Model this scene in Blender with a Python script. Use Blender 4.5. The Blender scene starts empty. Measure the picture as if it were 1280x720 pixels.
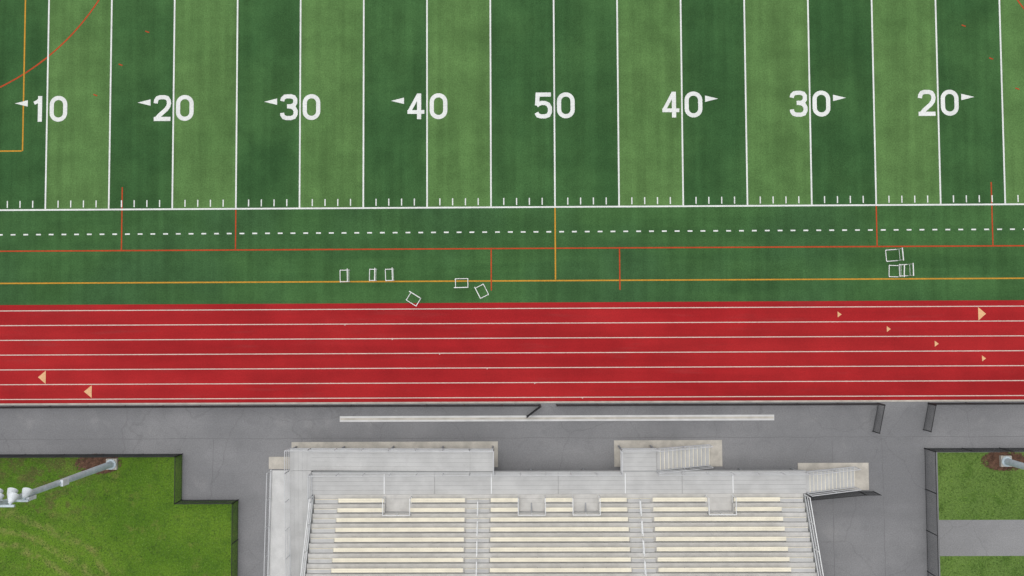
import bpy, math, random
from mathutils import Vector, Matrix
random.seed(7)
S = bpy.context.scene
YD = 4.572  # five yards in metres

# ------------------------------------------------------------------ node helpers
class NT:
    def __init__(s, name, rough=0.85, spec=0.2, metal=0.0):
        s.m = bpy.data.materials.new(name); s.m.use_nodes = True
        s.t = s.m.node_tree; s.n = s.t.nodes; s.l = s.t.links
        s.b = s.n['Principled BSDF']
        s.b.inputs['Roughness'].default_value = rough
        s.b.inputs['Specular IOR Level'].default_value = spec
        s.b.inputs['Metallic'].default_value = metal
        tc = s.n.new('ShaderNodeTexCoord'); s.co = tc.outputs['Object']
        sp = s.n.new('ShaderNodeSeparateXYZ'); s.l.new(s.co, sp.inputs[0])
        s.x, s.y, s.z = sp.outputs
    def _in(s, sock, v):
        if hasattr(v, 'is_linked'): s.l.new(v, sock)
        else:
            if isinstance(v, tuple) and len(v) == 3 and sock.type == 'RGBA': v = (*v, 1)
            sock.default_value = v
    def math(s, op, a, b=0.0, c=0.0, clamp=False):
        k = s.n.new('ShaderNodeMath'); k.operation = op; k.use_clamp = clamp
        s._in(k.inputs[0], a); s._in(k.inputs[1], b); s._in(k.inputs[2], c)
        return k.outputs[0]
    def noise(s, scale=1.0, detail=3.0, stretch=(1, 1, 1), rough=0.55, dist=0.0, off=0.0, vec=None):
        mp = s.n.new('ShaderNodeMapping'); s.l.new(vec or s.co, mp.inputs[0])
        mp.inputs['Scale'].default_value = stretch
        mp.inputs['Location'].default_value = (off, off * .7, off * .3)
        k = s.n.new('ShaderNodeTexNoise'); s.l.new(mp.outputs[0], k.inputs['Vector'])
        k.inputs['Scale'].default_value = scale; k.inputs['Detail'].default_value = detail
        k.inputs['Roughness'].default_value = rough; k.inputs['Distortion'].default_value = dist
        return k.outputs[0]
    def rng(s, v, a, b, c=0.0, d=1.0):
        k = s.n.new('ShaderNodeMapRange'); k.interpolation_type = 'SMOOTHSTEP'
        s._in(k.inputs[0], v)
        for i, q in enumerate((a, b, c, d)): k.inputs[i + 1].default_value = q
        return k.outputs[0]
    def mix(s, f, a, b, mode='MIX'):
        k = s.n.new('ShaderNodeMix'); k.data_type = 'RGBA'; k.blend_type = mode
        s._in(k.inputs[0], f); s._in(k.inputs[6], a); s._in(k.inputs[7], b)
        return k.outputs[2]
    def gain(s, col, v):
        k = s.n.new('ShaderNodeVectorMath'); k.operation = 'SCALE'
        s._in(k.inputs[0], col); s._in(k.inputs['Scale'], v)
        return k.outputs[0]
    def color(s, c): s._in(s.b.inputs['Base Color'], c)
    def bump(s, h, strength=0.3, dist=0.02):
        k = s.n.new('ShaderNodeBump'); k.inputs['Strength'].default_value = strength
        k.inputs['Distance'].default_value = dist
        s.l.new(h, k.inputs['Height']); s.l.new(k.outputs[0], s.b.inputs['Normal'])

def simple(name, c, rough=0.6, var=0.12, scale=2.0, metal=0.0, spec=0.3, fine=0.08):
    t = NT(name, rough, spec, metal)
    a = t.rng(t.noise(scale, 4), .3, .7, 1 - var, 1 + var)
    b = t.rng(t.noise(30, 2, off=3), .3, .7, 1 - fine, 1 + fine)
    t.color(t.gain(c, t.math('MULTIPLY', a, b)))
    return t.m

# ---- turf
def turf_mat():
    t = NT('artificial_turf', 0.95, 0.06)
    wob = t.math('MULTIPLY', t.math('SUBTRACT', t.noise(1.2, 3), 0.5), 0.22)
    ax = t.math('ABSOLUTE', t.math('ADD', t.x, wob))
    d = t.math('DIVIDE', ax, YD)
    m = t.math('PINGPONG', t.math('SUBTRACT', d, 0.5), 1.0)  # 0 centre of dark, 1 centre of light
    light = t.rng(m, 0.485, 0.515)
    infield = t.rng(t.y, -0.03, 0.03)
    patch = t.rng(t.noise(0.16, 4, off=5), .3, .72)
    dk = t.mix(patch, (0.038, 0.100, 0.034), (0.054, 0.130, 0.043))
    lt = t.mix(patch, (0.103, 0.200, 0.063), (0.085, 0.174, 0.054))
    f = t.mix(light, dk, lt)
    md = t.mix(t.rng(t.noise(0.9, 3, stretch=(0.05, 1, 1)), .35, .65), (0.047, 0.116, 0.038), (0.057, 0.136, 0.044))
    md = t.mix(t.rng(t.noise(0.12, 3, off=9), .4, .7), md, (0.045, 0.108, 0.041))
    c = t.mix(infield, md, f)
    streak = t.rng(t.noise(1.5, 4, stretch=(1, 0.035, 1), off=2), .3, .7, .90, 1.10)
    cross = t.rng(t.noise(0.8, 2, stretch=(0.03, 1, 1), off=11), .3, .7, .975, 1.025)
    blot = t.rng(t.noise(0.5, 6, off=21, rough=.65), .32, .68, .88, 1.12)
    fine = t.rng(t.noise(10, 3, rough=.85), .28, .72, .80, 1.20)
    g = t.math('MULTIPLY', t.math('MULTIPLY', streak, cross), t.math('MULTIPLY', blot, fine))
    t.color(t.gain(c, g)); t.bump(t.noise(22, 2), .4, .02)
    return t.m
def track_mat():
    t = NT('polyurethane_track', 0.8, 0.15)
    c = t.mix(t.rng(t.noise(0.25, 4, stretch=(.3, 1, 1)), .35, .7), (0.335, 0.013, 0.016), (0.375, 0.018, 0.020))
    lane = t.rng(t.noise(1.2, 3, stretch=(.05, 1, 1), off=4), .3, .7, .93, 1.07)
    scuff = t.rng(t.noise(1.8, 6, stretch=(.12, 1, 1), off=8), .56, .78, 0, .4)
    c = t.mix(scuff, c, (0.31, 0.040, 0.040))
    blot = t.rng(t.noise(0.4, 5, off=28), .32, .68, .92, 1.07)
    fine = t.rng(t.noise(12, 3, rough=.85), .28, .72, .88, 1.12)
    t.color(t.gain(c, t.math('MULTIPLY', t.math('MULTIPLY', lane, blot), fine))); t.bump(t.noise(60, 2), .3, .005)
    return t.m
def asphalt_mat(name, c1, c2):
    t = NT(name, 0.9, 0.15)
    c = t.mix(t.rng(t.noise(0.16, 6, off=3, rough=.6), .38, .64), c1, c2)
    st = t.rng(t.noise(0.7, 6, dist=.8, off=12, rough=.65), .54, .76, 0, .42)
    c = t.mix(st, c, (0.145, 0.145, 0.15))
    pale = t.rng(t.noise(0.5, 5, off=72), .60, .75, 0, .30)
    c = t.mix(pale, c, (0.30, 0.297, 0.293))
    fine = t.rng(t.noise(13, 3, rough=.85), .28, .72, .84, 1.16)
    band = t.rng(t.noise(0.5, 3, stretch=(.04, 1, 1), off=31), .3, .7, .95, 1.05)
    v = t.n.new('ShaderNodeTexVoronoi'); v.feature = 'DISTANCE_TO_EDGE'
    v.inputs['Scale'].default_value = 0.13
    mp = t.n.new('ShaderNodeVectorMath'); mp.operation = 'ADD'
    nn = t.n.new('ShaderNodeTexNoise'); nn.inputs['Scale'].default_value = .6; nn.inputs['Detail'].default_value = 5; t.l.new(t.co, nn.inputs['Vector'])
    t.l.new(t.co, mp.inputs[0]); t.l.new(nn.outputs['Color'], mp.inputs[1]); t.l.new(mp.outputs[0], v.inputs['Vector'])
    crack = t.rng(v.outputs['Distance'], .0, .006, .88, 1.0)
    t.color(t.gain(c, t.math('MULTIPLY', t.math('MULTIPLY', fine, band), crack)))
    t.bump(t.noise(60, 3), .4, .01)
    return t.m
def lawn_mat():
    t = NT('lawn_grass', 0.95, 0.06)
    left = t.rng(t.x, 0, -10)
    gl = t.mix(t.rng(t.noise(0.30, 5, off=7), .35, .65), (0.082, 0.170, 0.018), (0.120, 0.220, 0.024))
    gr = t.mix(t.rng(t.noise(0.30, 5, off=7), .35, .65), (0.112, 0.190, 0.045), (0.135, 0.220, 0.052))
    base = t.mix(left, gr, gl)
    base = t.mix(t.rng(t.noise(1.3, 6, off=17, rough=.65), .50, .72, 0, .7), base, (0.055, 0.118, 0.018))
    # dry mowing arcs on the slope
    dx = t.math('ADD', t.x, 40.0); dy = t.math('ADD', t.y, 31.6)
    r = t.math('SQRT', t.math('ADD', t.math('MULTIPLY', dx, dx), t.math('MULTIPLY', dy, dy)))
    r = t.math('ADD', r, t.math('MULTIPLY', t.noise(0.30, 4, off=2), 2.2))
    w = t.rng(t.math('SINE', t.math('MULTIPLY', r, 5.2)), -.6, .9)
    band = t.math('MULTIPLY', t.rng(r, 7.0, 9.0), t.rng(r, 12.8, 10.6))
    straw = t.math('MULTIPLY', t.math('MULTIPLY', w, band), t.rng(t.noise(1.4, 7, off=40, rough=.7), .38, .62))
    straw = t.math('MULTIPLY', t.math('MULTIPLY', straw, left), .62)
    base = t.mix(straw, base, (0.25, 0.24, 0.085))
    # blotchy thin grass in the upper-left corner of the lawn
    cor = t.math('MULTIPLY', t.rng(t.x, -31, -35), t.rng(t.y, -22.6, -21.0))
    bare = t.math('MULTIPLY', t.rng(t.noise(1.2, 7, off=55, rough=.7), .44, .60), cor)
    base = t.mix(t.math('MULTIPLY', bare, .75), base, (0.105, 0.095, 0.040))
    bare2 = t.math('MULTIPLY', t.rng(t.noise(0.7, 7, off=95, rough=.7), .54, .72), left)
    base = t.mix(t.math('MULTIPLY', bare2, .6), base, (0.20, 0.20, 0.06))
    fine = t.rng(t.noise(8, 4, rough=.85), .28, .72, .66, 1.34)
    t.color(t.gain(base, fine)); t.bump(t.noise(12, 3), .8, .06)
    return t.m
def paint(name, c, wear=.18):
    t = NT(name, 0.8, 0.15)
    a = t.rng(t.noise(9, 3), .3, .75, 1.0, 1 - wear)
    b = t.rng(t.noise(.8, 3, off=3), .3, .7, .93, 1.04)
    t.color(t.gain(c, t.math('MULTIPLY', a, b))); return t.m

M_turf = turf_mat(); M_track = track_mat()
M_asph = asphalt_mat('asphalt', (0.195, 0.196, 0.201), (0.236, 0.236, 0.240))
M_path = asphalt_mat('path_asphalt', (0.235, 0.235, 0.237), (0.27, 0.27, 0.271))
M_lawn = lawn_mat()
M_white = paint('white_line_paint', (0.80, 0.82, 0.79), .16)
M_tlane = paint('lane_line_paint', (0.72, 0.58, 0.51), .2)
M_red = paint('red_line_paint', (0.50, 0.068, 0.02), .25)
M_yel = paint('yellow_line_paint', (0.60, 0.30, 0.035), .25)
M_tan = paint('tan_track_paint', (0.78, 0.46, 0.24), .15)
M_conc = simple('concrete', (0.48, 0.45, 0.395), .9, .14, 1.3)
M_concl = simple('concrete_ramp', (0.60, 0.60, 0.59), .85, .08, 1.0)
M_alu = simple('aluminium_deck', (0.50, 0.50, 0.49), .55, .08, .8)
M_alu2 = simple('aluminium_footboard', (0.54, 0.53, 0.505), .55, .09, 1.5)
M_riser = simple('aluminium_riser', (0.50, 0.495, 0.48), .55, .07, 2.0)
M_fascia = simple('painted_fascia', (0.42, 0.43, 0.43), .6, .06, 1.0)
M_seat = simple('cream_seat_plank', (0.80, 0.75, 0.60), .5, .07, 1.0)
M_rail = simple('galvanised_rail', (0.60, 0.61, 0.62), .45, .06, 1.5)
M_railw = simple('white_handrail', (0.80, 0.81, 0.81), .45, .05, 1.5)
M_steel = simple('galvanised_steel', (0.30, 0.31, 0.32), .6, .1, 1.5)
M_black = simple('black_vinyl', (0.030, 0.031, 0.032), .6, .15, 2)
M_hurdle = simple('white_hurdle_paint', (0.80, 0.80, 0.79), .5, .08, 3)
M_pole = simple('pole_galvanised', (0.52, 0.60, 0.64), .5, .10, 3)
M_lamp = simple('lamp_housing', (0.70, 0.74, 0.76), .4, .06, 3)
M_glass = simple('lamp_lens', (0.35, 0.40, 0.44), .15, .1, 3, spec=.6)
M_mulch = simple('mulch', (0.125, 0.068, 0.045), .95, .35, 4, fine=.35)
M_seam = simple('asphalt_joint', (0.15, 0.15, 0.153), .9, .15, 2)

# ------------------------------------------------------------------ mesh helpers
class MB:
    def __init__(s): s.v = []; s.f = []; s.mi = []; s.mats = []
    def mat(s, m):
        if m not in s.mats: s.mats.append(m)
        return s.mats.index(m)
    def face(s, pts, m):
        i = len(s.v); s.v += [tuple(p) for p in pts]; s.f.append(tuple(range(i, i + len(pts)))); s.mi.append(s.mat(m))
    def rect(s, x0, x1, y0, y1, z, m): s.face([(x0, y0, z), (x1, y0, z), (x1, y1, z), (x0, y1, z)], m)
    def hexa(s, c, m):  # 8 corners bottom 4 then top 4
        i = len(s.v); s.v += [tuple(p) for p in c]; k = s.mat(m)
        for q in ((3, 2, 1, 0), (4, 5, 6, 7), (0, 1, 5, 4), (1, 2, 6, 5), (2, 3, 7, 6), (3, 0, 4, 7)):
            s.f.append(tuple(i + a for a in q)); s.mi.append(k)
    def box(s, x0, x1, y0, y1, z0, z1, m):
        if x0 > x1: x0, x1 = x1, x0
        if y0 > y1: y0, y1 = y1, y0
        s.hexa([(x0, y0, z0), (x1, y0, z0), (x1, y1, z0), (x0, y1, z0), (x0, y0, z1), (x1, y0, z1), (x1, y1, z1), (x0, y1, z1)], m)
    def tube(s, a, b, r, m, n=6, r2=None, caps=True):
        a = Vector(a); b = Vector(b); d = (b - a)
        if d.length < 1e-6: return
        d.normalize(); r2 = r if r2 is None else r2
        u = d.cross(Vector((0, 0, 1)))
        if u.length < 1e-3: u = Vector((1, 0, 0))
        u.normalize(); w = d.cross(u); i = len(s.v); k = s.mat(m)
        for p, rr in ((a, r), (b, r2)):
            for j in range(n):
                t = 2 * math.pi * (j + .5) / n
                s.v.append(tuple(p + u * (rr * math.cos(t)) + w * (rr * math.sin(t))))
        for j in range(n):
            s.f.append((i + j, i + (j + 1) % n, i + n + (j + 1) % n, i + n + j)); s.mi.append(k)
        if caps:
            s.f.append(tuple(i + j for j in range(n))[::-1]); s.mi.append(k)
            s.f.append(tuple(i + n + j for j in range(n))); s.mi.append(k)
    def strip(s, pts, w, z, m, closed=False):
        P = [Vector((p[0], p[1])) for p in pts]; n = len(P); L = []
        for i in range(n):
            a = P[i - 1] if (i > 0 or closed) else None; b = P[(i + 1) % n] if (i < n - 1 or closed) else None
            d1 = (P[i] - a).normalized() if a is not None else None; d2 = (b - P[i]).normalized() if b is not None else None
            if d1 is None: d1 = d2
            if d2 is None: d2 = d1
            n1 = Vector((-d1.y, d1.x)); n2 = Vector((-d2.y, d2.x)); nn = (n1 + n2).normalized()
            k = (w / 2) / max(.45, nn.dot(n1)); L.append((P[i] + nn * k, P[i] - nn * k))
        i0 = len(s.v); km = s.mat(m)
        for a, b in L: s.v += [(a.x, a.y, z), (b.x, b.y, z)]
        for i in range(n if closed else n - 1):
            j = (i + 1) % n
            s.f.append((i0 + 2 * i, i0 + 2 * i + 1, i0 + 2 * j + 1, i0 + 2 * j)); s.mi.append(km)
    def obj(s, name, parent=None, smooth=False):
        me = bpy.data.meshes.new(name); me.from_pydata(s.v, [], s.f)
        for m in s.mats: me.materials.append(m)
        for p, k in zip(me.polygons, s.mi): p.material_index = k; p.use_smooth = smooth
        me.update()
        o = bpy.data.objects.new(name, me); S.collection.objects.link(o)
        if parent: o.parent = parent
        return o
def empty(name, loc=(0, 0, 0)):
    e = bpy.data.objects.new(name, None); e.location = loc; S.collection.objects.link(e); return e

# ------------------------------------------------------------------ ground
g = MB(); g.rect(-900, 900, -900, 900, 0, M_lawn); g.obj('ground')
a = MB()
a.rect(-90, 90, -17.5, -13.6, .008, M_asph)
a.rect(-26.5, 26.75, -20.7, -17.5, .008, M_asph)
a.rect(-22.5, 26.75, -48, -20.7, .008, M_asph)
def wob_line(x0, y0, x1, y1, n=40, amp=.03):
    return [(x0 + (x1 - x0) * i / n + random.uniform(-amp, amp), y0 + (y1 - y0) * i / n + random.uniform(-amp, amp)) for i in range(n + 1)]
a.strip(wob_line(-60, -16.35, 60, -16.42, 120), .03, .012, M_seam)
a.strip(wob_line(19.4, -16.45, 19.3, -40, 60), .03, .0125, M_seam)
a.strip(wob_line(22.9, -16.45, 23.0, -40, 60), .03, .0125, M_seam)
a.strip(wob_line(-24.3, -16.4, -24.4, -20.4, 12), .03, .0125, M_seam)
a.obj('asphalt_pavement')
a = MB(); a.rect(26.75, 90, -24.7, -22.2, .008, M_path); a.obj('footpath')
a = MB(); a.rect(-90, 90, -6.82, 56, .012, M_turf); a.obj('turf_field')
a = MB(); a.rect(-90, 90, -13.82, -6.82, .016, M_track); a.obj('running_track')
a = MB(); a.box(-90, 90, -13.94, -13.822, -.05, .03, M_conc); a.obj('track_kerb')
a = MB(); a.box(-15.34, 15.35, -15.21, -14.81, -.05, .035, M_concl)
a.rect(-15.30, 15.31, -15.08, -14.94, .0375, M_conc)
a.obj('trench_drain')

# ------------------------------------------------------------------ field markings
FM = empty('field_markings')
Z = .020
m = MB()
for k in range(-10, 11):
    m.rect(k * YD - .055, k * YD + .055, .06, 48.7, Z, M_white)
m.obj('yard_lines', FM)
m = MB(); m.rect(-60, 60, -.06, .055, Z, M_white); m.rect(-60, 60, 48.72, 48.84, Z, M_white); m.obj('sideline', FM)
m = MB()
for i in range(-50, 51):
    if i % 5 == 0: continue
    x = i * .9144
    m.rect(x - .04, x + .04, .16, .66, Z, M_white)
m.obj('yard_ticks', FM)
m = MB()
for i in range(-55, 56):
    x = (i + .5) * .9144 + .0
    m.rect(x - .17, x + .17, -1.83, -1.73, Z, M_white)
m.obj('dashed_coach_line', FM)

def digit(m, ch, x0, y0, z, flipw=1.22, h=1.83, t=.30):
    w = flipw - t; hh = h - t; ox = x0 + t / 2; oy = y0 + t / 2
    def q(pts): return [(ox + a * w, oy + b * hh) for a, b in pts]
    if ch == '0':
        pts = []
        for i in range(12):
            th = math.pi * i / 11; pts.append((.5 + .5 * math.cos(th), .70 + .30 * math.sin(th)))
        for i in range(12):
            th = math.pi + math.pi * i / 11; pts.append((.5 + .5 * math.cos(th), .30 + .30 * math.sin(th)))
        m.strip(q(pts), t, z, M_white, True)
    elif ch == '1':
        m.strip(q([(.80, -.09), (.80, 1.09)]), t, z, M_white)
        m.strip(q([(.86, .98), (.62, .84), (.36, .76)]), t * .8, z + .002, M_white)
    elif ch == '2':
        m.strip(q([(0, .72), (.03, .85), (.14, .96), (.34, 1), (.66, 1), (.86, .96), (.97, .85), (1, .72), (.95, .58), (.78, .43), (.30, .17), (.10, .02)]), t, z, M_white)
        m.strip(q([(-.12, 0), (1.12, 0)]), t, z + .002, M_white)
    elif ch == '3':
        m.strip(q([(0, .78), (.05, .9), (.2, .985), (.4, 1), (.65, 1), (.86, .96), (.97, .86), (.97, .70), (.86, .59), (.66, .545), (.36, .54)]), t, z, M_white)
        m.strip(q([(.5, .535), (.70, .52), (.90, .45), (1, .33), (1, .18), (.89, .05), (.66, 0), (.34, 0), (.13, .04), (.02, .14), (0, .24)]), t, z + .002, M_white)
    elif ch == '4':
        m.strip(q([(.74, -.09), (.74, 1.09)]), t, z, M_white)
        m.strip(q([(.70, 1.04), (.02, .27)]), t * .85, z + .002, M_white)
        m.strip(q([(-.12, .24), (1.13, .24)]), t * .9, z + .004, M_white)
    elif ch == '5':
        m.strip(q([(1.08, 1), (.10, 1), (.05, .50)]), t, z, M_white)
        m.strip(q([(.02, .50), (.2, .58), (.40, .62), (.66, .61), (.88, .54), (1, .40), (1, .2), (.88, .05), (.64, 0), (.34, 0), (.12, .04), (0, .17)]), t, z + .002, M_white)
m = MB(); ar = MB()
for k, lab in ((-4, '10'), (-3, '20'), (-2, '30'), (-1, '40'), (0, '50'), (1, '40'), (2, '30'), (3, '20'), (4, '10')):
    X = k * 2 * YD
    digit(m, lab[0], X - .17 - 1.27, 6.38, Z + .004, 1.27, 1.88)
    digit(m, lab[1], X + .19, 6.38, Z + .004, 1.27, 1.88)
    if k:
        s_ = 1 if k > 0 else -1
        b = X + s_ * 1.66; off = -.25 if (k == -4) else 0
        b += off * s_
        ar.face([(b, 7.50, Z), (b + s_ * .93, 7.73, Z), (b, 7.96, Z)][::s_], M_white)
m.obj('yard_numbers', FM); ar.obj('direction_arrows', FM)

r = MB(); w = .09
r.rect(-70, 70, -3.01, -2.91, Z - .0035, M_red)
for s_ in (-1, 1):
    r.rect(s_ * 31.05 - w / 2, s_ * 31.05 + w / 2, -3.0, 1.6, Z - .0015, M_red)
    r.rect(s_ * 22.86 - w / 2, s_ * 22.86 + w / 2, -3.0, -.06, Z - .0015, M_red)
    r.rect(s_ * 4.572 - w / 2, s_ * 4.572 + w / 2, -5.95, -2.9, Z - .0015, M_red)
    r.strip([(s_ * 47.5 + 17.17 * math.cos(t * math.pi / 60), 24.38 + 17.17 * math.sin(t * math.pi / 60)) for t in range(120)], .1, Z - .0045, M_red, True)
    for px, py in ((29.4, 12.9), (31.3, 10.5), (33.1, 8.3)):
        r.strip([(s_ * px - .14, py + .05), (s_ * px + .14, py - .05)], .08, Z - .001, M_red)
r.obj('red_sport_lines', FM)
r = MB()
r.rect(-70, 70, -5.32, -5.22, Z - .002, M_yel)
r.rect(-.05, .05, -5.2, -.06, Z - .003, M_yel)
for s_ in (-1, 1):
    r.rect(s_ * 38.3 - .05, s_ * 38.3 + .05, 4.27, 44.5, Z - .0025, M_yel)
    x0, x1 = sorted((s_ * 38.36, s_ * 60)); r.rect(x0, x1, 4.22, 4.32, Z - .0025, M_yel)
r.obj('yellow_sport_lines', FM)

TM = empty('track_markings')
m = MB()
for i in range(7):
    m.rect(-80, 80, -7.24 - 1.05 * i - .030, -7.24 - 1.05 * i + .030, .020, M_tlane)
m.obj('lane_lines', TM)
m = MB()
def tri(x, y, s_, L, H): m.face([(x - s_ * L / 2, y - H / 2, .021), (x + s_ * L / 2, y, .021), (x - s_ * L / 2, y + H / 2, .021)][::s_], M_tan)
tri(30.15, -7.77, 1, .55, .95)
for x, y in ((20.1, -7.77), (23.55, -8.82), (26.9, -9.87), (30.2, -10.92)): tri(x, y, 1, .28, .42)
tri(-36.6, -11.97, -1, .55, .95); tri(-33.3, -13.0, -1, .55, .9)
for i in range(6):
    x = -15.0 + 3.37 * i; m.rect(x - .035, x + .035, -8.29 - 1.05 * i - .09, -8.29 - 1.05 * i - .034, .023, M_tlane)
m.obj('exchange_marks', TM)

# ------------------------------------------------------------------ chain link fences
def fence(name, runs, h, step=.11, wr=.006):
    E = empty(name); fr = MB(); ch = MB()
    for pts in runs:
        for (x0, y0), (x1, y1) in zip(pts, pts[1:]):
            L = math.hypot(x1 - x0, y1 - y0); dx, dy = (x1 - x0) / L, (y1 - y0) / L
            n = max(1, round(L / 2.7))
            for i in range(n + 1):
                px, py = x0 + dx * L * i / n, y0 + dy * L * i / n
                fr.tube((px, py, 0), (px, py, h + .04), .035, M_black, 6)
            fr.tube((x0, y0, h), (x1, y1, h), .026, M_black, 6)
            fr.tube((x0, y0, .08), (x1, y1, .08), .014, M_black, 4)
            k = -h
            while k < L:
                for sg in (0, 1):
                    s0, s1 = max(k, 0), min(k + h, L)
                    if s1 > s0:
                        za, zb = s0 - k, s1 - k
                        if sg: za, zb = h - za, h - zb
                        o = .004 if sg else -.004
                        ch.tube((x0 + dx * s0 - dy * o, y0 + dy * s0 + dx * o, za + .02), (x0 + dx * s1 - dy * o, y0 + dy * s1 + dx * o, zb), wr, M_black, 3, caps=False)
                k += step
    fr.obj('frame', E); ch.obj('wire_mesh', E); return E
FY = -14.03
fence('chain_link_fence', [[(-60, FY), (-1.16, FY)], [(0.0, FY), (22.64, FY)], [(26.2, FY), (60, FY)]], 1.15, .11, .005)
fence('fence_gate', [[(-1.12, FY - .06), (-2.1, FY - .8)]], 1.1)
fence('fence_gate', [[(22.66, FY - .06), (22.25, -16.0)]], 1.1)
fence('fence_gate', [[(26.18, FY - .06), (25.8, -15.9)]], 1.1)
fence('chain_link_fence', [[(-60, -17.42), (-26.5, -17.42), (-26.5, -20.65), (-22.5, -20.65), (-22.5, -40)]], 1.25, .11, .007)
fence('chain_link_fence', [[(60, -17.2), (25.85, -17.2), (25.85, -40)]], 1.5, .12, .006)
fence('chain_link_fence', [[(17.3, -20.55), (21.2, -20.2), (22.2, -20.2)]], 1.2, .11, .006)

# ------------------------------------------------------------------ bleachers
B = empty('bleachers')
DZ = 2.0; Y0 = -20.18; P = .58; R = .28; NR = 17
BAYS = [(-11.75, -10.0), (-2.7, -.95), (.95, 2.7), (10.0, 11.75)]
BLK = [(-14.9, -6.3), (-4.6, 4.6), (6.3, 14.9)]
deck = MB(); seats = MB(); fr = MB(); rl = MB()
def segs(x0, x1, cuts):
    out = []; c = x0
    for a_, b_ in sorted(cuts):
        if b_ <= c or a_ >= x1: continue
        if a_ > c: out.append((c, a_))
        c = b_
    if c < x1: out.append((c, x1))
    return out
# front walkway planks
y = -18.40
nP = 5; pw = (18.40 - 19.89) / nP
for i in range(nP):
    for (xa, xb) in ((-16.8, -8.42), (-8.40, -.01), (.01, 8.40), (8.42, 16.8)):
        deck.box(xa, xb, y + pw * i - .004, y + pw * (i + 1) + .004, DZ - .05, DZ, M_alu)
fr.box(-16.8, 16.8, -18.398, -18.36, DZ - .32, DZ + .02, M_fascia)
for i in range(NR):
    yc = Y0 - P * i; z = DZ + R * i
    cuts = BAYS if i == 1 else []
    for xa, xb in segs(-16.6, 16.6, cuts):
        deck.box(xa, xb, yc + .284, yc + .006, z - .05, z, M_alu2)
        deck.box(xa, xb, yc - .002, yc - .280, z - .05, z - .002, M_alu2)
        if not (i == 0):
            deck.box(xa, xb, yc + .288, yc + .297, z - R + .002, z - .004, M_riser)
    if i == 1:
        for xa, xb in BAYS:
            deck.box(xa + .003, xb - .003, yc + .296 , yc - .268, DZ - .05, DZ - .001, M_alu2)
            deck.box(xa + .003, xb - .003, yc - .27, yc - .280, DZ, DZ + 2 * R - .06, M_riser)
            for xx in (xa - .006, xb + .006):
                deck.box(xx - .008, xx + .008, yc + .283, yc - .285, DZ, DZ + R - .06, M_riser)
    cuts = BAYS if i < 2 else []
    for b0, b1 in BLK:
        for xa, xb in segs(b0, b1, cuts):
            if xb - xa < .3: continue
            xa += .02; xb -= .02
            seats.box(xa, xb, yc + .13, yc + .001, z + .41, z + .45, M_seat)
            seats.box(xa, xb, yc - .004, yc - .13, z + .41, z + .45, M_seat)
            n = max(1, int((xb - xa) / 1.5))
            for k in range(n + 1):
                px = xa + .1 + (xb - xa - .2) * k / n
                fr.box(px - .02, px + .02, yc - .03, yc + .03, z + .001, z + .408, M_steel)
    for ac in (-15.75, -5.45, 5.45, 15.75):   # aisle half-steps
        deck.box(ac - .78, ac + .78, yc - .02, yc - .27, z + .001, z + R / 2, M_alu)
        deck.box(ac - .78, ac + .78, yc - .018, yc + .012, z + R / 2 - .03, z + R / 2 + .004, M_seat)
# aisle centre handrails
for ac in (-5.45, 5.45):
    for i in range(0, NR - 1, 2):
        ya = Y0 - P * i - .02; yb = ya - P * 1.45; za = DZ + R * i + .86; zb = za + R * 1.45
        for dz in (0, -.4): rl.tube((ac, ya, za + dz), (ac, yb, zb + dz), .028, M_railw)
        for yy, zz in ((ya, za), (yb, zb)): rl.tube((ac, yy, zz - .84), (ac, yy, zz), .026, M_railw)
def guard(pts, h=1.07, sp=1.8, n=3, r_=.024, mt=None, mesh=True):
    mt = mt or M_rail
    for p, q in zip(pts, pts[1:]):
        p = Vector(p); q = Vector(q); L = (q - p).length; k = max(1, round(L / sp))
        for i in range(k + 1):
            c = p.lerp(q, i / k); rl.tube(c, c + Vector((0, 0, h)), r_, mt)
        for j in range(n):
            dz = Vector((0, 0, h - j * (h - .1) / max(1, n - 1))); rl.tube(p + dz, q + dz, r_ if j == 0 else r_ * .7, mt)
        if mesh:
            kk = int(L / .12)
            for i in range(kk):
                c = p.lerp(q, (i + .5) / kk); rl.tube(c + Vector((0, 0, .1)), c + Vector((0, 0, h)), .005, mt, 3, caps=False)
guard([(-6.0, -18.44, DZ), (4.25, -18.44, DZ)])
guard([(-16.75, -18.44, DZ), (-6.0, -18.44, DZ)], 1.0, 1.8, 2)
guard([(6.7, -18.44, DZ), (16.75, -18.44, DZ)])
TOPY = Y0 - P * (NR - 1); TOPZ = DZ + R * (NR - 1)
for s_ in (-1, 1):
    guard([(s_ * 16.66, -19.95, DZ), (s_ * 16.66, TOPY, TOPZ)], 1.07, 1.9, 3, .032, M_railw)
    fr.hexa([(s_ * 16.62, -19.9, DZ - .35), (s_ * 16.70, -19.9, DZ - .35), (s_ * 16.70, TOPY, TOPZ - .35), (s_ * 16.62, TOPY, TOPZ - .35),
             (s_ * 16.62, -19.9, DZ + .1), (s_ * 16.70, -19.9, DZ + .1), (s_ * 16.70, TOPY, TOPZ + .1), (s_ * 16.62, TOPY, TOPZ + .1)], M_fascia)
guard([(-16.78, -18.5, DZ), (-16.78, -19.95, DZ)])
for xa, xb in BAYS:
    ye = Y0 - P - .30
    guard([(xa - .03, -19.98, DZ + .02), (xa - .03, ye, DZ + .02), (xb + .03, ye, DZ + .02), (xb + .03, -19.98, DZ + .02)], 1.0, .9, 2, .028, M_railw, False)
for x in (-11.85, -4.55, 4.55, 11.85):     # walkway expansion joints / cross rails
    deck.box(x - .03, x + .03, -18.5, -19.85, DZ + .001, DZ + .03, M_railw)
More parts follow.
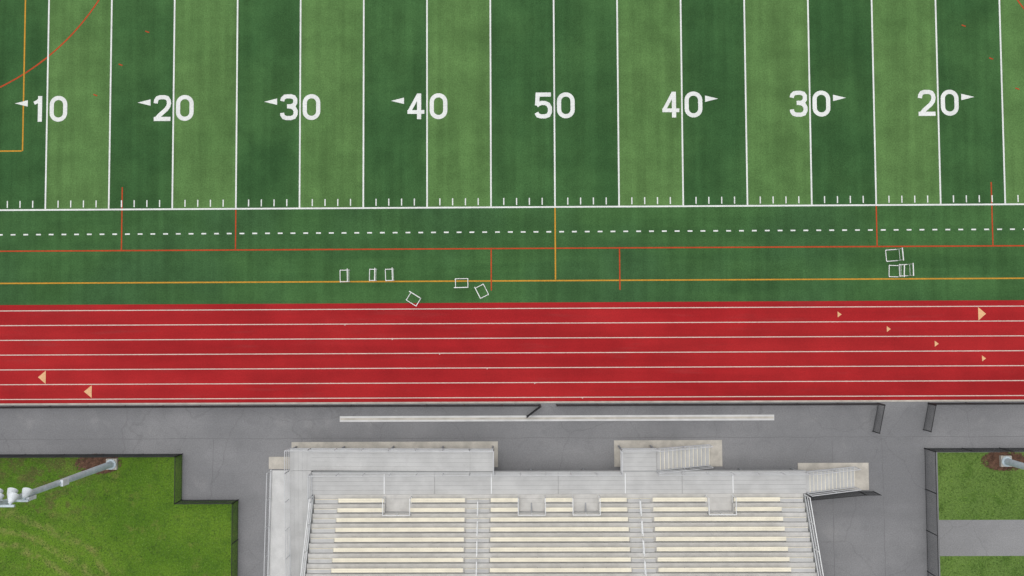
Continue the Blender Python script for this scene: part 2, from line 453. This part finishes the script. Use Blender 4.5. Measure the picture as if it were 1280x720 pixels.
# sub-structure
x = -16.5
while x < 16.6:
    fr.hexa([(x - .04, -18.45, DZ - .3), (x + .04, -18.45, DZ - .3), (x + .04, -19.9, DZ - .3), (x - .04, -19.9, DZ - .3),
             (x - .04, -18.45, DZ - .06), (x + .04, -18.45, DZ - .06), (x + .04, -19.9, DZ - .06), (x - .04, -19.9, DZ - .06)], M_steel)
    fr.hexa([(x - .04, -19.9, DZ - .5), (x + .04, -19.9, DZ - .5), (x + .04, TOPY, TOPZ - .6), (x - .04, TOPY, TOPZ - .6),
             (x - .04, -19.9, DZ - .26), (x + .04, -19.9, DZ - .26), (x + .04, TOPY, TOPZ - .36), (x - .04, TOPY, TOPZ - .36)], M_steel)
    for yy, zz in ((-18.6, DZ - .3), (-21.5, DZ + .1), (-25.5, DZ + 2.0), (-29, DZ + 3.6)):
        fr.box(x - .06, x + .06, yy - .06, yy + .06, .009, zz, M_steel)
    x += 33 / 9

# ramp (front leg, side leg, outer leg)
def slab(x0, x1, y0, y1, zs, t, mt, mb):  # zs: z at (x0,y0),(x1,y0),(x1,y1),(x0,y1)
    c = [(x0, y0), (x1, y0), (x1, y1), (x0, y1)]
    mb.hexa([(a_[0], a_[1], z - t) for a_, z in zip(c, zs)] + [(a_[0], a_[1], z) for a_, z in zip(c, zs)], mt)
for k in range(5):
    ya = -18.34 + .295 * k; yb = ya + .289
    slab(-17.0, -6.0, ya, yb, (1.5, 1.97, 1.97, 1.5), .06, M_alu, deck)
    slab(-5.99, -4.4, ya, yb, (1.97,) * 4, .06, M_alu, deck)
for k in range(5):
    xa = -18.46 + .30 * k
    slab(xa, xa + .294, -30, -18.36, (.8, .8, 1.5, 1.5), .06, M_alu, deck)
    slab(xa, xa + .294, -18.34, -16.88, (1.5,) * 4, .06, M_alu, deck)
slab(-20.2, -18.62, -31.5, -30.02, (.8,) * 4, .8, M_concl, deck); slab(-18.6, -16.9, -31.5, -30.02, (.8,) * 4, .8, M_concl, deck)
slab(-20.12, -18.70, -30, -18.6, (.8, .8, .05, .05), .8, M_concl, deck)
slab(-20.22, -20.13, -30, -18.55, (.93, .93, .16, .16), .9, M_railw, deck)
slab(-18.69, -18.60, -30, -18.55, (.93, .93, .16, .16), .9, M_rail, deck)
fr.hexa([(-18.48, -16.84, 1.2), (-6.0, -16.84, 1.7), (-6.0, -16.87, 1.7), (-18.48, -16.87, 1.2), (-18.48, -16.84, 1.55), (-6.0, -16.84, 2.02), (-6.0, -16.87, 2.02), (-18.48, -16.87, 1.55)], M_fascia)
fr.box(-5.99, -4.36, -16.84, -16.87, 1.7, 2.02, M_fascia)
for x in (-18.4, -15, -11.5, -8, -4.5):
    for yy in (-16.95, -18.25): fr.box(x - .05, x + .05, yy - .05, yy + .05, .05, 1.45, M_steel)
guard([(-18.46, -16.82, 1.5), (-17.0, -16.82, 1.5), (-6.0, -16.82, 1.97), (-4.38, -16.82, 1.97), (-4.38, -18.38, 1.97)], 1.07, 1.8, 3, .03)
guard([(-18.50, -16.82, 1.5), (-18.50, -18.36, 1.5), (-18.50, -30, .8)])
guard([(-16.93, -18.5, 1.5), (-16.93, -30, .8)], .95, 1.9, 2, .03)
guard([(-20.17, -18.6, .1), (-20.17, -30, .88)], .95, 1.9, 2, .028)
# stairs
def stair(x0, x1, ya, yb, z, n=13):
    d = (x1 - x0) / n; rr = z / (n + 1)
    for i in range(n):
        zt = z - rr * (i + 1); xa = x0 + d * i
        deck.box(xa + .012, xa + d - .012, ya - .05, yb + .05, zt - .035, zt, M_alu)
        deck.box(xa + d - .05, xa + d - .013, ya - .05, yb + .05, zt + .001, zt + .006, M_seat)
    for yy in (ya - .02, yb + .02):
        fr.hexa([(x0, yy - .02, z - .35), (x1, yy - .02, .01), (x1, yy + .02, .01), (x0, yy + .02, z - .35),
                 (x0, yy - .02, z + .03), (x1, yy - .02, .22), (x1, yy + .02, .22), (x0, yy + .02, z + .03)], M_rail)
        guard([(x0, yy, z), (x1, yy, .1)], 1.0, 1.8, 3, .028)
stair(6.7, 10.75, -16.86, -18.34, DZ)
for k in range(5):
    ya = -18.34 + .295 * k; deck.box(4.27, 6.68, ya, ya + .289, DZ - .06, DZ, M_alu)
fr.box(4.25, 6.70, -16.84, -16.87, DZ - .3, DZ + .02, M_fascia)
guard([(6.7, -16.82, DZ), (4.24, -16.82, DZ), (4.24, -18.38, DZ)])
for x in (4.35, 6.6): fr.box(x - .05, x + .05, -17.0, -16.9, .05, DZ - .06, M_steel)
stair(16.84, 20.9, -18.45, -19.88, DZ)
for o in (deck.obj('deck_planks', B), seats.obj('seat_planks', B), fr.obj('steel_frame', B), rl.obj('railings', B)): pass
p = MB()
p.box(-18.75, -4.15, -18.42, -16.62, -.05, .045, M_conc)
p.box(4.05, 11.65, -18.42, -16.58, -.05, .045, M_conc)
p.box(16.95, 21.9, -20.1, -18.2, -.05, .045, M_conc)
p.box(-20.35, -18.78, -18.5, -17.65, -.05, .045, M_conc)
p.obj('concrete_pads', B)

# ------------------------------------------------------------------ hurdles
def hurdle(x, y, ang, Lb=.92, D=.70, flip=1):
    e = empty('hurdle', (x, y, .02)); e.rotation_euler = (0, 0, math.radians(ang))
    b = MB(); yb = -D / 2 * flip; yf = D / 2 * flip; h = Lb / 2 - .05
    b.box(-Lb / 2, Lb / 2, yb - .028, yb + .028, .84, .91, M_hurdle); b.obj('top_board', e)
    f = MB()
    for s_ in (-h, h):
        f.tube((s_, yb, .02), (s_, yb, .84), .02, M_hurdle, 8)
        f.tube((s_, yb, .03), (s_, yf, .03), .030, M_hurdle, 8)
        f.box(s_ - .04, s_ + .04, yf - .05 * flip, yf, .0, .07, M_hurdle)
    f.tube((-h, yf, .03), (h, yf, .03), .028, M_hurdle, 8)
    f.tube((-h, yb, .40), (h, yb, .40), .014, M_hurdle, 8)
    f.obj('frame', e)
hurdle(-15.0, -4.86, 91); hurdle(-12.99, -4.80, 89, .90, .52); hurdle(-11.8, -4.80, 92, .90, .62)
hurdle(-6.68, -5.43, 1, .98, .66); hurdle(-10.1, -6.53, -32, .92, .68, -1); hurdle(-5.23, -6.0, -63, .92, .62)
hurdle(23.85, -3.6, 94, .9, .78, 1); hurdle(23.98, -4.72, 88, .9, .66); hurdle(24.66, -4.66, 91, .9, .56)

# ------------------------------------------------------------------ light poles
def light_pole(s_):
    X, Yp = s_ * 31.45, -18.1
    e = empty('floodlight_pole', (X, Yp, 0)); b = MB(); Hh = 12.0
    b.box(-.38, .38, -.38, .38, -.02, .22, M_conc)
    b.tube((0, 0, .22), (0, 0, .30), .36, M_pole, 16)
    b.tube((0, 0, .30), (0, 0, 4), .235, M_pole, 16, .205, False)
    b.tube((0, 0, 3.95), (0, 0, 8), .215, M_pole, 16, .175, False)
    b.tube((0, 0, 7.95), (0, 0, Hh + 1.2), .185, M_pole, 16, .14)
    b.obj('shaft', e, False)
    a_ = MB()
    for zz in (Hh - .5, Hh + .75):
        a_.box(-1.1, 1.1, -.06, .06, zz - .06, zz + .06, M_pole)
    for sx in (-.45, .45): a_.tube((sx, 0, Hh - .45), (sx, 0, Hh + .7), .03, M_pole)
    a_.box(-.22, .22, -.36, -.14, 9.3, 10.0, M_lamp); a_.box(.14, .30, -.2, .2, 6.0, 6.7, M_lamp)
    a_.obj('crossarms', e)
    l = MB()
    for zz in (Hh - .5, Hh + .75):
        for sx in (-.85, 0, .85):
            c = Vector((sx, .15, zz)); d = Vector((0, .75, -.66)).normalized()
            prof = [(-.28, .10), (-.10, .20), (.10, .27), (.20, .29)]
            for (t0, r0), (t1, r1) in zip(prof, prof[1:]):
                l.tube(c + d * (t0 + .3), c + d * (t1 + .3), r0, M_lamp, 14, r1, False)
            l.tube(c + d * .0, c + d * .03, .11, M_lamp, 14)
            l.tube(c + d * .47, c + d * .49, .27, M_glass, 14)
            l.box(sx - .05, sx + .05, -.02, .25, zz - .08, zz + .02, M_pole)
    l.obj('floodlights', e, True)
    mu = MB(); pts = []
    cx0 = X - (1.0 if s_ < 0 else 0)
    for k in range(40):
        th = k / 40 * 2 * math.pi; rr = 1 + .15 * math.sin(3 * th + s_) + random.uniform(-.09, .09)
        pts.append((cx0 + 1.45 * rr * math.cos(th), Yp + .62 * rr * math.sin(th), .006))
    mu.face(pts, M_mulch)
    for _ in range(700):
        th = random.uniform(0, 6.28); q = math.sqrt(random.random()) * 1.15
        cx = cx0 + 1.45 * q * math.cos(th); cy = Yp + .62 * q * math.sin(th)
        if abs(cx - X) < .42 and abs(cy - Yp) < .42: continue
        t2 = random.uniform(0, 3.14); u = Vector((math.cos(t2), math.sin(t2), random.uniform(-.3, .3))) * random.uniform(.03, .08); v_ = Vector((-math.sin(t2), math.cos(t2), 0)) * .02
        c = Vector((cx, cy, .035)); mu.face([c - u - v_, c + u - v_, c + u + v_, c - u + v_], M_mulch)
    mu.obj('mulch_bed')
light_pole(-1); light_pole(1)

# ------------------------------------------------------------------ grass tufts (one mesh)
gt1 = simple('grass_blades_light', (0.13, 0.225, 0.035), .9, .3, .8, fine=.2)
gt2 = simple('grass_blades_dark', (0.06, 0.125, 0.018), .9, .3, .8, fine=.2)
gt = MB()
def tufts(x0, x1, y0, y1, n):
    for _ in range(n):
        x = random.uniform(x0, x1); y = random.uniform(y0, y1)
        if (abs(x) - 31.9) ** 2 / 2.4 + (y + 18.1) ** 2 / .6 < 1: continue
        mt = gt1 if random.random() < .5 else gt2
        th = random.uniform(0, 6.28); hh = random.uniform(.03, .08); w_ = random.uniform(.02, .05)
        dx, dy = math.cos(th), math.sin(th)
        gt.face([(x - dy * w_, y + dx * w_, .004), (x + dy * w_, y - dx * w_, .004), (x + dx * hh, y + dy * hh, hh * .7)], mt)
tufts(-42, -26.55, -20.7, -17.55, 4500); tufts(-42, -22.55, -28.5, -20.8, 10000)
tufts(26.8, 37, -22.15, -17.55, 3500); tufts(26.8, 37, -28, -24.72, 2500)
gt.obj('grass')

# ------------------------------------------------------------------ light (flat overcast)
W = bpy.data.worlds.new('World'); S.world = W; W.use_nodes = True
wn = W.node_tree; bg = wn.nodes['Background']
sky = wn.nodes.new('ShaderNodeTexSky'); sky.sky_type = 'NISHITA'; sky.sun_disc = False
el, az = math.radians(74), math.radians(340)
sky.sun_elevation = el; sky.sun_rotation = az; sky.dust_density = 3.0; sky.air_density = .8; sky.ozone_density = .6
hs = wn.nodes.new('ShaderNodeHueSaturation'); hs.inputs['Saturation'].default_value = .25
wn.links.new(sky.outputs[0], hs.inputs['Color']); wn.links.new(hs.outputs[0], bg.inputs[0]); bg.inputs[1].default_value = .15
sl = bpy.data.lights.new('sun', 'SUN'); sl.energy = 1.05; sl.angle = math.radians(80); sl.color = (1, .98, .94)
so = bpy.data.objects.new('sun', sl); S.collection.objects.link(so)
dirv = Vector((math.sin(az) * math.cos(el), math.cos(az) * math.cos(el), math.sin(el)))
so.rotation_euler = dirv.to_track_quat('Z', 'Y').to_euler(); so.location = dirv * 100

# ------------------------------------------------------------------ camera
cam = bpy.data.cameras.new('camera'); cam.sensor_width = 36; cam.lens = 28; cam.clip_end = 3000
co = bpy.data.objects.new('camera', cam); S.collection.objects.link(co); S.camera = co
f = Vector((-.0078, .039, -1)).normalized(); D = 56.7
up = (Vector((0, 1, 0)) - f * f.y).normalized(); rt = f.cross(up)
rr = .0047
rt2 = (rt - up * rr).normalized(); up2 = (up + rt * rr).normalized()
pos = Vector((-3.10, -5.78, 0)) - f * D
mt = Matrix((rt2, up2, -f)).transposed().to_4x4(); mt.translation = pos
co.matrix_world = mt
S.view_settings.view_transform = 'Standard'; S.view_settings.look = 'None'; S.view_settings.exposure = 0
